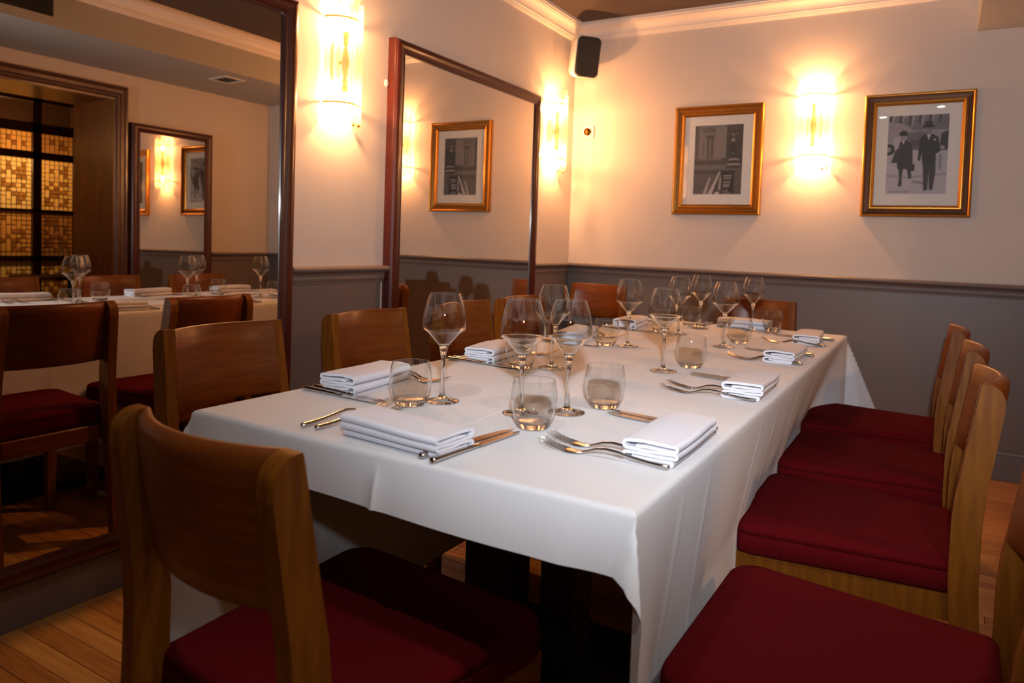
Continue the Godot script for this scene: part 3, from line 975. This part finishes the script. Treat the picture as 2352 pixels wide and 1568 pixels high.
func corner_dir(th, near, left = false):
	# th: 0 along the side overhang, 90 along the end overhang; returns (out across the side, down, out past the end)
	var keys
	if near and left: keys = [[0.0, Vector3(0.215, -0.976, 0)], [30.0, Vector3(0.34, -0.91, 0.22)], [60.0, Vector3(0.2, -0.92, 0.33)], [90.0, Vector3(0, -0.98, 0.16)]]
	elif near: keys = [[0.0, Vector3(0, -1, 0)], [20.0, Vector3(0.10, -0.985, 0.13)], [40.0, Vector3(0.21, -0.93, 0.29)], [60.0, Vector3(0.02, -0.93, 0.36)], [78.0, Vector3(-0.28, -0.93, 0.24)], [90.0, Vector3(-0.40, -0.90, 0.14)]]
	else: keys = [[0.0, Vector3(0, -1, 0)], [22.0, Vector3(0.20, -0.96, 0.16)], [45.0, Vector3(0.33, -0.88, 0.34)], [68.0, Vector3(0.16, -0.96, 0.20)], [90.0, Vector3(0, -1, 0)]]
	for i in keys.size() - 1:
		if th <= keys[i + 1][0] + 0.001:
			var f = (th - keys[i][0]) / (keys[i + 1][0] - keys[i][0])
			f = smooth01(0, 1, f)
			return keys[i][1].lerp(keys[i + 1][1], f).normalized()
	return keys[-1][1].normalized()

func crease(v, c, w):
	var d = absf(v - c) / w
	return maxf(0.0, 1.0 - d) if d < 1.0 else 0.0

func side_shift(q, down, side):
	# how far the hanging side moves outward: pressed in by the seats, with folds
	var win = smooth01(0.0, 0.20, TZ1 - q) * smooth01(0.0, 0.25, q - TZ0)
	var push = 0.030 + 0.075 * clampf((3.1 - q) / 1.9, 0.0, 1.0) if side > 0 else 0.050
	var s = -push * clampf(down / 0.28, 0.0, 1.0) * win
	if side < 0: s += 0.22 * minf(down, 0.46) * smooth01(0.24, 0.0, TZ1 - q)
	var ph = 0.7 if side > 0 else 2.1
	var w = sin(q * 13.0 + ph) * 0.5 + sin(q * 23.0 + ph * 2.3) * 0.5
	s += w * 0.005 * smooth01(0.02, 0.40, down) * win
	for c in ([1.30, 1.62, 2.05, 2.37, 2.56, 2.98, 3.13] if side > 0 else [1.5, 2.2, 2.7, 3.05]):
		s += 0.0022 * crease(q - down * 0.02, c, 0.012) * smooth01(0.005, 0.10, down)
	return s

func cloth_point(p, q):
	var a = 0.0
	var sx = 0.0
	if p < TX0: a = TX0 - p; sx = -1.0
	elif p > TX1: a = p - TX1; sx = 1.0
	var b = 0.0
	var sz = 0.0
	if q < TZ0: b = TZ0 - q; sz = -1.0
	elif q > TZ1: b = q - TZ1; sz = 1.0
	var R = 0.010
	var y = TOP
	if a == 0.0 and b == 0.0:
		# ironed-in creases
		y += 0.0007 * crease(q, 2.22, 0.008) + 0.0008 * crease(p, 1.378, 0.006) + 0.0006 * crease(q, 2.78, 0.007) + 0.0006 * crease(q, 1.62, 0.008)
		var dx = minf(p - TX0, TX1 - p)
		var dz = minf(q - TZ0, TZ1 - q)
		var e = minf(dx, dz)
		if e < R:
			y -= R - sqrt(maxf(0.0, R * R - (R - e) * (R - e)))
		return Vector3(p, y, q)
	if b == 0.0:
		var sh = side_shift(q, a, sx)
		var drop = a
		if sx < 0: drop *= lerpf(1.0, 0.976, smooth01(0.24, 0.0, TZ1 - q))
		return Vector3((TX1 + sh) if sx > 0 else (TX0 - sh), TOP - R - drop, q)
	if a == 0.0:
		var win = smooth01(0.0, 0.12, p - TX0) * smooth01(0.0, 0.10, TX1 - p)
		var o = b * (0.18 + 0.10 * sin(p * 9.0)) * win
		if sz > 0: o += 0.006 * crease(p, 1.378, 0.012) * smooth01(0, 0.05, b)
		var px = p
		if sz > 0:
			var nr = smooth01(0.16, 0.0, TX1 - p)
			var nl = smooth01(0.16, 0.0, p - TX0)
			px -= 0.46 * b * nr
			o += b * 0.15 * maxf(nl, nr)
		return Vector3(px, TOP - R - b, (TZ1 + o) if sz > 0 else (TZ0 - o))
	var r = sqrt(a * a + b * b)
	var th = rad_to_deg(atan2(b, a))
	var d = corner_dir(th, sz > 0, sx < 0)
	# the bare corner pulls the ends of the overhangs with it
	return Vector3((TX1 if sx > 0 else TX0) + sx * d.x * r, TOP - R + d.y * r, (TZ1 if sz > 0 else TZ0) + sz * d.z * r)

func make_table():
	var t = thing("dining_table", "long dining table on black pedestal legs, hidden under the white tablecloth", "table", Vector3(1.36, 0, 2.154))
	part("tabletop", box(Vector3(-0.435, 0.70, -1.17), Vector3(0.435, 0.738, 1.17), 0.006), M.dark_wood, t)
	for zc in [-0.75, 0.52]:
		part("column", box(Vector3(-0.235, 0.03, zc - 0.05), Vector3(-0.10, 0.70, zc + 0.05), 0.004), M.black, t)
		part("column", box(Vector3(-0.02, 0.03, zc - 0.045), Vector3(0.075, 0.70, zc + 0.045), 0.004), M.black, t)
		part("foot_plate", box(Vector3(-0.26, 0.0, zc - 0.30), Vector3(0.24, 0.03, zc + 0.30), 0.006), M.black, t)
	# cloth: one sheet, its overhangs hanging
	var ps = []
	var qs = []
	for i in 27: ps.append(TX0 - 0.53 * (1.0 - i / 26.0))
	ps[-1] = TX0
	for v in [0.0008, 0.002, 0.004, 0.007, 0.011, 0.02]: ps.append(TX0 + v)
	var x = TX0 + 0.035
	while x < TX1 - 0.03:
		ps.append(x)
		if x < 1.378 and x + 0.02 > 1.378:
			for v in [-0.006, -0.003, 0.0, 0.003, 0.006]: ps.append(1.378 + v)
		x += 0.02
	for v in [0.02, 0.011, 0.007, 0.004, 0.002, 0.0008]: ps.append(TX1 - v)
	for i in 27: ps.append(TX1 + 0.46 * i / 26.0)
	for i in 19: qs.append(TZ0 - 0.30 * (1.0 - i / 18.0))
	qs[-1] = TZ0
	for v in [0.0008, 0.002, 0.004, 0.007, 0.011]: qs.append(TZ0 + v)
	var z = TZ0 + 0.016
	while z < TZ1 - 0.014:
		qs.append(z)
		z += 0.008
	for v in [0.011, 0.007, 0.004, 0.002, 0.0008]: qs.append(TZ1 - v)
	for i in 11: qs.append(TZ1 + 0.075 * i / 10.0)
	ps.sort(); qs.sort()
	var st = start()
	for q in qs:
		for p in ps: st.add_vertex(cloth_point(p, q))
	var n = ps.size()
	for j in qs.size() - 1:
		for i in n - 1:
			var a = j * n + i
			st.add_index(a); st.add_index(a + 1); st.add_index(a + n + 1)
			st.add_index(a); st.add_index(a + n + 1); st.add_index(a + n)
	st.generate_normals()
	var c = part("tablecloth", st.commit(), M.cloth, self)
	tag(c, "white linen tablecloth draped over the long dining table", "tablecloth")

# ---------------------------------------------------------------- chairs (facing +z, origin on the floor under the seat)
func seat_outline(inset, r, n = 5):
	# trapezoid, wider in front, rounded corners; counter-clockwise seen from above is built as x,z
	var f = 0.230 - inset
	var b = 0.188 - inset
	var zf = 0.222 - inset
	var zb = -0.222 + inset * 0.5
	var o = []
	o += arc(Vector2(f - r, zf - r), r, 4, 90, n)
	o += arc(Vector2(-f + r, zf - r), r, 90, 176, n)
	var rb = r * 0.35
	o += arc(Vector2(-b + rb, zb + rb), rb, 176, 270, n)
	o += arc(Vector2(b - rb, zb + rb), rb, 270, 364, n)
	return o

func ring_y(poly, y, sag = 0.0):
	var o = []
	for p in poly: o.append(Vector3(p.x, y, p.y))
	o.reverse()
	return o

func make_chair():
	var t := Node3D.new()
	# cushion
	var st = start()
	var rings = []
	for k in [[0.014, 0.405], [0.004, 0.408], [0.0, 0.415], [0.0, 0.449], [0.0035, 0.4535], [0.0, 0.457], [0.003, 0.465], [0.011, 0.4715], [0.030, 0.4755], [0.08, 0.4785]]:
		rings.append(ring_y(seat_outline(k[0], maxf(0.05 - k[0] * 0.5, 0.012)), k[1]))
	add_loft(st, rings)
	var cu = part("cushion", done(st), M.cushion, t)
	st = start()
	var pts = []
	for v in rings[4]: pts.append(v)
	pts.append(pts[0]); pts.append(pts[1])
	add_tube(st, pts, Vector2(0.0022, 0.0022), 5, Vector3.UP, false)
	part("piping", done(st), M.piping, cu)
	# seat frame
	var fy0 = 0.350
	var fy1 = 0.406
	part("seat_rail", box(Vector3(-0.19, fy0, 0.182), Vector3(0.19, fy1, 0.206), 0.002), M.panel, t)
	part("seat_rail", box(Vector3(-0.15, fy0, -0.235), Vector3(0.15, fy1, -0.21), 0.002), M.panel, t)
	for s in [-1.0, 1.0]:
		st = start(false)
		var a0 = Vector2(s * 0.209, 0.20)
		var a1 = Vector2(s * 0.170, -0.22)
		var rg = []
		for e in [a0, a1]:
			var q = [Vector3(e.x - 0.011, fy0, e.y), Vector3(e.x + 0.011, fy0, e.y), Vector3(e.x + 0.011, fy1, e.y), Vector3(e.x - 0.011, fy1, e.y)]
			rg.append(q)
		rg.reverse()
		add_loft(st, rg, true, false)
		part("seat_rail", done(st), M.post, t)
		# tapered front leg
		st = start(false)
		var lg = []
		for e in [[0.002, 0.013], [0.350, 0.0185], [0.406, 0.0185]]:
			var cx = s * 0.2005
			var cz = 0.1935
			lg.append([Vector3(cx - e[1], e[0], cz + e[1]), Vector3(cx + e[1], e[0], cz + e[1]), Vector3(cx + e[1], e[0], cz - e[1]), Vector3(cx - e[1], e[0], cz - e[1])])
		add_loft(st, lg, true, false)
		part("leg", done(st), M.post, t)
		# back post and rear leg in one bent piece; profile as (depth forward, height)
		var pr = [Vector2(-0.300, 0.002), Vector2(-0.268, 0.002), Vector2(-0.236, 0.25), Vector2(-0.216, 0.37), Vector2(-0.212, 0.45), Vector2(-0.213, 0.56), Vector2(-0.217, 0.61), Vector2(-0.224, 0.65), Vector2(-0.252, 0.834), Vector2(-0.254, 0.8405)]
		var a_from = pr.size() - 1
		pr += arc(Vector2(-0.2595, 0.806), 0.0345, 84, -5 + 180, 10)
		pr += [Vector2(-0.294, 0.79)]
		var a_to = pr.size() - 1
		pr += [Vector2(-0.279, 0.68), Vector2(-0.270, 0.61), Vector2(-0.266, 0.54), Vector2(-0.266, 0.44), Vector2(-0.272, 0.33), Vector2(-0.285, 0.17)]
		# narrowing upward: outer half-width 0.197 at the seat, 0.181 at the top
		st = start(false)
		var xi = func(v, inn): return s * ((0.197 - 0.016 * clampf((v.y - 0.4) / 0.44, 0, 1)) - (0.030 if inn else 0.0))
		var np = pr.size()
		var inn_ = []
		var out_ = []
		var chm = 0.003
		var ctr = Vector2(-0.25, 0.45)
		for v in pr:
			inn_.append(Vector3(xi.call(v, true), v.y, v.x))
			out_.append(Vector3(xi.call(v, false), v.y, v.x))
		var A = out_ if s < 0 else inn_
		var B = inn_ if s < 0 else out_
		# pr runs counter-clockwise in (depth, height): seen from -x it is clockwise, from +x counter-clockwise mirrored
		for j in np:
			var k = (j + 1) % np
			st.set_smooth_group(0 if j >= a_from and j < a_to else -1)
			quad(st, A[k], A[j], B[j], B[k])
		st.set_smooth_group(-1)
		var id = Geometry2D.triangulate_polygon(PackedVector2Array(pr))
		for k in range(0, id.size(), 3):
			var i0 = id[k]; var i1 = id[k + 1]; var i2 = id[k + 2]
			if (pr[i1] - pr[i0]).cross(pr[i2] - pr[i0]) < 0:
				var w_ = i1; i1 = i2; i2 = w_
			tri(st, B[i0], B[i2], B[i1])
			tri(st, A[i0], A[i1], A[i2])
		part("back_post", done(st), M.post, t)
	# curved back panel between the posts
	st = start()
	var sec = [Vector2(0.002, 0.637), Vector2(0.0, 0.645)]          # (depth forward of the line of the posts, height)
	var pan = []
	var NX = 18
	for i in NX + 1:
		var u = -1.0 + 2.0 * i / NX
		var bow = -0.040 * (1.0 - u * u)
		var ring = []
		var shp = [[0.0, 0.640], [0.0, 0.70], [0.0, 0.78], [0.0, 0.836], [-0.003, 0.8405], [-0.010, 0.8395], [-0.018, 0.834], [-0.023, 0.824], [-0.025, 0.808], [-0.024, 0.74], [-0.021, 0.67], [-0.018, 0.640], [-0.013, 0.634], [-0.005, 0.634]]
		for k in shp:
			var front = -0.224 - (k[1] - 0.65) * 0.152
			var hw = 0.197 - 0.016 * clampf((k[1] - 0.4) / 0.44, 0, 1) - 0.030
			ring.append(Vector3(u * hw, k[1], front + bow + k[0] + 0.001))
		pan.append(ring)
	add_loft(st, pan)
	part("back_panel", done(st), M.panel, t)
	return t

func make_chairs():
	var proto = make_chair()
	var g = "wooden dining chairs with maroon seats"
	var base = "wooden dining chair with maroon seat, "
	var ords = ["first", "second", "third", "fourth"]
	var list = []
	var rc = [[1.925, 1.235, 0.02], [1.955, 1.785, 0.0], [1.963, 2.34, 0.0], [2.02, 2.985, -0.02]]
	var lc = [[0.72, 1.365, 0.0], [0.725, 1.83, 0.0], [0.722, 2.372, 0.0], [0.722, 2.930, 0.0]]
	for i in 4:
		list.append([base + ords[i] + " from the picture wall, side away from mirrors", Vector3(rc[i][0], 0, rc[i][1]), -PI / 2 + rc[i][2]])
		list.append([base + ords[i] + " from the picture wall on the mirror side", Vector3(lc[i][0], 0, lc[i][1]), PI / 2 + lc[i][2]])
	list.append([base + "at the table end far from the picture wall", Vector3(1.346, 0, 3.345), PI - 0.075])
	list.append([base + "between the table end and the picture wall", Vector3(1.335, 0, 0.725), 0.0])
	list.append([base + "standing in the corner against the picture wall", Vector3(0.257, 0, 0.34), 0.0])
	for c in list:
		var o = proto.duplicate()
		o.name = numbered("dining_chair")
		add_child(o)
		o.position = c[1]
		o.rotation.y = c[2]
		tag(o, c[0], "chair", g)
	proto.free()

# ---------------------------------------------------------------- tableware
func fine_profile(pts, per := 4):
	# Catmull-Rom through the points
	var o = []
	for i in pts.size() - 1:
		var p0 = pts[maxi(i - 1, 0)]; var p1 = pts[i]; var p2 = pts[i + 1]; var p3 = pts[mini(i + 2, pts.size() - 1)]
		for k in per: o.append(p1.cubic_interpolate(p2, p0, p3, float(k) / per))
	o.append(pts[-1])
	return o

func glass_shell(outer, thick, floor_y, foot):
	# closed wall: foot points, outside up, rounded rim, inside down to a dished floor
	var f = fine_profile(outer)
	var n = f.size()
	var pr = foot.duplicate()
	var inside = []
	for i in n:
		var tg = (f[mini(i + 1, n - 1)] - f[maxi(i - 1, 0)]).normalized()
		var q = f[i] + Vector2(-tg.y, tg.x) * thick
		if q.y > floor_y + 0.002 and q.x > 0.001: inside.append(q)
	pr += f
	var tg2 = (f[n - 1] - f[n - 2]).normalized()
	var nn = Vector2(-tg2.y, tg2.x)
	pr.append(f[n - 1] + tg2 * thick * 0.05)
	for a in [0.15, 0.35, 0.5, 0.65, 0.85]:
		pr.append(f[n - 1] + nn * thick * (0.5 - 0.5 * cos(a * PI)) + tg2 * thick * (0.05 + 0.5 * sin(a * PI)))
	inside.reverse()
	pr.append(inside[0] + tg2 * thick * 0.05)
	pr += inside
	var last = inside[-1]
	for k in [0.85, 0.65, 0.42, 0.2]: pr.append(Vector2(last.x * k, floor_y + (last.y - floor_y) * k * k * k))
	pr.append(Vector2(0, floor_y))
	return pr

func make_wine_glass():
	var t := Node3D.new()
	# blown bowl with a wall of its own: outside up to the rim, inside down again
	var outer = [Vector2(0.0075, 0.1040), Vector2(0.0092, 0.1140), Vector2(0.0125, 0.1200), Vector2(0.0178, 0.1262), Vector2(0.0250, 0.1345), Vector2(0.0330, 0.1432), Vector2(0.0400, 0.1485), Vector2(0.0441, 0.1515), Vector2(0.0455, 0.1555), Vector2(0.0457, 0.1620), Vector2(0.0450, 0.1740), Vector2(0.0436, 0.1850), Vector2(0.0400, 0.2010), Vector2(0.0355, 0.2150), Vector2(0.0312, 0.2264)]
	var pr = glass_shell(outer, 0.0007, 0.1165, [Vector2(0, 0.1010), Vector2(0.006, 0.1012)])
	part("bowl", lathe(pr, 48), M.glass, t)
	var stem = [Vector2(0, 0.0004), Vector2(0.0355, 0.0004), Vector2(0.0362, 0.0012), Vector2(0.0355, 0.002), Vector2(0.024, 0.0042), Vector2(0.012, 0.0075), Vector2(0.0065, 0.0125), Vector2(0.0045, 0.020), Vector2(0.0038, 0.04), Vector2(0.0036, 0.065), Vector2(0.0042, 0.085), Vector2(0.0055, 0.095), Vector2(0.0072, 0.1005), Vector2(0, 0.1006)]
	part("stem", lathe(stem, 32), M.glass, t)
	return t

func make_tumbler():
	var t := Node3D.new()
	var outer = [Vector2(0.0268, 0.0004), Vector2(0.0290, 0.0025), Vector2(0.0325, 0.0105), Vector2(0.0360, 0.0190), Vector2(0.0395, 0.0300), Vector2(0.0420, 0.0415), Vector2(0.0428, 0.0530), Vector2(0.0420, 0.0660), Vector2(0.0402, 0.0780), Vector2(0.0382, 0.0876)]
	var pr = glass_shell(outer, 0.0008, 0.0100, [Vector2(0, 0.0014), Vector2(0.018, 0.0010), Vector2(0.0262, 0.0004)])
	part("body", lathe(pr, 48), M.glass, t)
	return t

func make_fork():
	# lies along +z, tines at +z; origin in the middle on the cloth
	var t := Node3D.new()
	var st = start()
	var P = [[-0.1105, 0.0045, 0.0010, 0.0010], [-0.1095, 0.0045, 0.0042, 0.0034], [-0.105, 0.0046, 0.0056, 0.0040], [-0.095, 0.0048, 0.0054, 0.0038], [-0.075, 0.0058, 0.0044, 0.0033], [-0.050, 0.0085, 0.0035, 0.0029], [-0.025, 0.0125, 0.0031, 0.0027], [-0.005, 0.0140, 0.0030, 0.0026], [0.012, 0.0115, 0.0029, 0.0025], [0.026, 0.0062, 0.0032, 0.0022], [0.036, 0.0036, 0.0046, 0.0018]]
	var pts = []; var rad = []
	for p in P:
		pts.append(Vector3(0, p[1], p[0])); rad.append(Vector2(p[2], p[3]))
	add_tube(st, pts, rad, 12)
	part("handle", done(st), M.steel, t)
	st = start()
	pts = []; rad = []
	for p in [[0.034, 0.0037, 0.0040, 0.0016], [0.040, 0.0029, 0.0075, 0.0014], [0.047, 0.0023, 0.0112, 0.0012], [0.056, 0.0022, 0.0118, 0.0011], [0.065, 0.0030, 0.0118, 0.0010]]:
		pts.append(Vector3(0, p[1], p[0])); rad.append(Vector2(p[2], p[3]))
	add_tube(st, pts, rad, 14)
	part("head", done(st), M.steel, t)
	var tine = tube([Vector3(0, 0.0029, 0.062), Vector3(0, 0.0052, 0.080), Vector3(0, 0.0095, 0.097), Vector3(0, 0.0160, 0.1125)], [Vector2(0.0017, 0.0010), Vector2(0.0015, 0.0010), Vector2(0.0013, 0.0009), Vector2(0.0006, 0.0006)], 8)
	for k in 4:
		var o = part("tine", tine, M.steel, t)
		o.position.x = (k - 1.5) * 0.0066
	return t

func make_knife():
	var t := Node3D.new()
	var pts = []; var rad = []
	for p in [[-0.115, 0.0050, 0.0015, 0.0012], [-0.1145, 0.005, 0.0045, 0.0036], [-0.111, 0.005, 0.0068, 0.0047], [-0.100, 0.005, 0.0066, 0.0047], [-0.07, 0.0048, 0.0058, 0.0042], [-0.035, 0.0045, 0.0054, 0.0038], [-0.012, 0.0042, 0.0056, 0.0034], [0.0, 0.0038, 0.0050, 0.0024]]:
		pts.append(Vector3(0, p[1], p[0])); rad.append(Vector2(p[2], p[3]))
	var st = start()
	add_tube(st, pts, rad, 12)
	part("handle", done(st), M.steel, t)
	var bl = [Vector2(-0.006, -0.002), Vector2(0.005, -0.002), Vector2(0.0085, 0.010), Vector2(0.0095, 0.035), Vector2(0.0085, 0.065), Vector2(0.0055, 0.092), Vector2(0.0, 0.110), Vector2(-0.004, 0.1145), Vector2(-0.0062, 0.108), Vector2(-0.0068, 0.06)]
	var xf = Transform3D(Basis(Vector3(1, 0, 0), Vector3(0, 0, 1), Vector3(0, -1, 0)), Vector3(0, 0, 0))
	part("blade", prism(bl, -0.0040, -0.0024, xf), M.steel, t)
	return t

func make_napkin(seed_):
	# a strip of cloth folded to and fro: its section (x, y) drawn out along z
	var path = []
	var r := RandomNumberGenerator.new()
	r.seed = seed_
	var W = 0.046
	var j = func(): return r.randf_range(-0.0012, 0.0012)
	# lower lobe, from its inner end outwards
	path += [Vector2(-0.030, 0.0085 + j.call()), Vector2(0.0, 0.0078), Vector2(0.030, 0.0085)]
	path += arc(Vector2(0.034, 0.0058), 0.0029, 75, -90, 6)
	path += [Vector2(0.0, 0.0021), Vector2(-0.036, 0.0021)]
	path += arc(Vector2(-0.040, 0.0082), 0.0061, 270, 92, 8)
	path += [Vector2(-0.018, 0.0152 + j.call()), Vector2(0.012, 0.0140), Vector2(0.036, 0.0148)]
	path += arc(Vector2(0.0405, 0.0182), 0.0036, -90, 88, 6)
	path += [Vector2(0.020, 0.0208 + j.call()), Vector2(-0.010, 0.0200), Vector2(-0.034, 0.0212)]
	path += arc(Vector2(-0.039, 0.0272), 0.0062, 265, 92, 8)
	path += [Vector2(-0.012, 0.0352 + j.call()), Vector2(0.018, 0.0345), Vector2(0.038, 0.0340)]
	path += arc(Vector2(0.0405, 0.0302), 0.0040, 85, -80, 6)
	path += [Vector2(0.020, 0.0262), Vector2(-0.005, 0.0270), Vector2(-0.024, 0.0262)]
	var st = start()
	var rings = []
	var th = 0.0026
	for i in path.size():
		var tg = (path[mini(i + 1, path.size() - 1)] - path[maxi(i - 1, 0)]).normalized()
		var nn = Vector2(-tg.y, tg.x) * th
		rings.append([path[i] + nn, path[i] - nn])
	var L = 0.108
	var NZ = 6
	# outer skin as a closed loop of the section, swept along z
	var loop = []
	for i in rings.size(): loop.append(rings[i][1])
	for i in range(rings.size() - 1, -1, -1): loop.append(rings[i][0])
	var sec = []
	for k in NZ + 1:
		var z = -L + 2 * L * k / NZ
		var ring = []
		for v in loop:
			var f = 1.0 + 0.035 * sin(z * 25.0 + seed_) * (v.y / 0.035)
			ring.append(Vector3(v.x * f + 0.002 * sin(z * 14 + seed_), v.y * (1.0 + 0.05 * sin(z * 18.0 + seed_ * 2.0)), z))
		sec.append(ring)
	add_loft(st, sec, false)
	# ends
	st.set_smooth_group(-1)
	var m = rings.size()
	for k in [0, NZ]:
		for i in m - 1:
			var a = sec[k][i]; var b = sec[k][i + 1]; var c = sec[k][2 * m - 2 - i]; var d = sec[k][2 * m - 1 - i]
			if k == 0: quad(st, d, c, b, a)
			else: quad(st, a, b, c, d)
	var o = Node3D.new()
	part("folded_linen", done(st), M.napkin, o)
	return o

func put(proto, called, label, category, group, at, turn):
	var o = proto.duplicate()
	o.name = numbered(called)
	add_child(o)
	o.position = at
	o.rotation.y = turn
	tag(o, label, category, group)
	return o

func make_settings():
	var wine = make_wine_glass()
	var tum = make_tumbler()
	var fork = make_fork()
	var knife = make_knife()
	var napkins = [make_napkin(1), make_napkin(2), make_napkin(3)]
	var Y = TOP + 0.0012
	var ords = ["first", "second", "third", "fourth"]
	var places = []
	# side away from the mirrors, from the picture wall: [turn, napkin, forks, knives, wine, tumbler, phrase]
	var rn = [[1.712, 1.335], [1.722, 1.845], [1.752, 2.45], [1.752, 3.03]]
	var rf = [[1.44, 1.452], [1.93, 1.945], [2.508, 2.565], [3.110, 3.150]]
	var rk = [[1.212, 1.222], [1.71, 1.725], [2.315, 2.345], [2.862, 2.888]]
	var rw = [[1.455, 1.129], [1.49, 1.714], [1.486, 2.324], [1.493, 2.914]]
	var rt = [[1.526, 1.077], [1.509, 1.567], [1.527, 2.209], [1.534, 2.824]]
	for i in 4:
		places.append({"turn": -PI / 2, "nap": Vector2(rn[i][0], rn[i][1]), "ny": 0.05 - 0.06 * (i % 2),
			"forks": [[Vector2(1.672, rf[i][0]), 0.0], [Vector2(1.678, rf[i][1]), 0.02]], "knives": [[Vector2(1.672, rk[i][0]), -0.10], [Vector2(1.676, rk[i][1]), -0.11]],
			"wine": rw[i], "tum": rt[i], "say": ords[i] + " place from the picture wall, side away from mirrors"})
	var lk = [[1.49, 1.51], [2.015, 2.03], [2.545, 2.56], [3.068, 3.088]]
	var lf = [[1.22, 1.24], [1.755, 1.775], [2.29, 2.31], [2.83, 2.85]]
	var ln = [[1.005, 1.36], [1.005, 1.89], [1.005, 2.425], [0.997, 2.955]]
	var lw = [[1.252, 1.487], [1.227, 1.947], [1.227, 2.487], [1.237, 2.989]]
	var lt = [[1.169, 1.459], [1.158, 1.972], [1.16, 2.537], [1.205, 3.054]]
	for i in 4:
		places.append({"turn": PI / 2, "nap": Vector2(ln[i][0], ln[i][1]), "ny": 0.12,
			"forks": [[Vector2(1.025, lf[i][0]), 0.0], [Vector2(1.03, lf[i][1]), 0.0]], "knives": [[Vector2(1.050, lk[i][0]), -0.06], [Vector2(1.046, lk[i][1]), -0.02]],
			"wine": lw[i], "tum": lt[i], "say": ords[i] + " place from the picture wall on the mirror side"})
	places.append({"turn": PI, "nap": Vector2(1.372, 3.268), "ny": -0.05,
		"forks": [[Vector2(1.178, 3.198), -0.06], [Vector2(1.212, 3.195), -0.09]], "knives": [[Vector2(1.463, 3.212), -0.12], [Vector2(1.486, 3.220), -0.07]],
		"wine": [1.422, 2.978], "tum": [1.495, 3.055], "say": "the table end far from the picture wall"})
	places.append({"turn": 0.0, "nap": Vector2(1.40, 1.028), "ny": 0.0,
		"forks": [[Vector2(1.52, 1.10), 0.0], [Vector2(1.55, 1.10), 0.0]], "knives": [[Vector2(1.245, 1.095), 0.0], [Vector2(1.225, 1.095), 0.0]],
		"wine": [1.26, 1.226], "tum": [1.204, 1.176], "say": "the table end nearest the picture wall"})
	var k = 0
	for p in places:
		put(wine, "wine_glass", "empty wine glass at " + p.say, "wine glass", "wine glasses on the long table", Vector3(p.wine[0], Y, p.wine[1]), 0.0)
		put(tum, "tumbler", "rounded water tumbler at " + p.say, "tumbler", "water tumblers on the long table", Vector3(p.tum[0], Y, p.tum[1]), 0.0)
		put(napkins[k % 3], "napkin", "folded white napkin at " + p.say, "napkin", "folded napkins on the long table", Vector3(p.nap.x, Y, p.nap.y), p.turn + PI / 2 + p.ny)
		for i in 2:
			var w = ["inner", "outer"][i]
			if p.turn > 3.0: w = ["outer", "inner"][i]
			put(fork, "fork", w + " steel fork at " + p.say, "fork", "forks on the long table", Vector3(p.forks[i][0].x, Y, p.forks[i][0].y), p.turn + p.forks[i][1])
			w = ["outer", "inner"][i] if p.turn < 0 else ["inner", "outer"][i]
			put(knife, "knife", w + " steel knife at " + p.say, "knife", "knives on the long table", Vector3(p.knives[i][0].x, Y, p.knives[i][0].y), p.turn + p.knives[i][1])
		k += 1
	# glasses standing on the table beyond the doorway
	var sy = 0.751
	for g in [[4.05, 0.86], [4.06, 0.98], [4.12, 1.08]]:
		put(wine, "wine_glass", "empty wine glass on the small table beyond the doorway", "wine glass", "wine glasses beyond the doorway", Vector3(g[0], sy, g[1]), 0.0)
	for o in [wine, tum, fork, knife] + napkins: o.free()
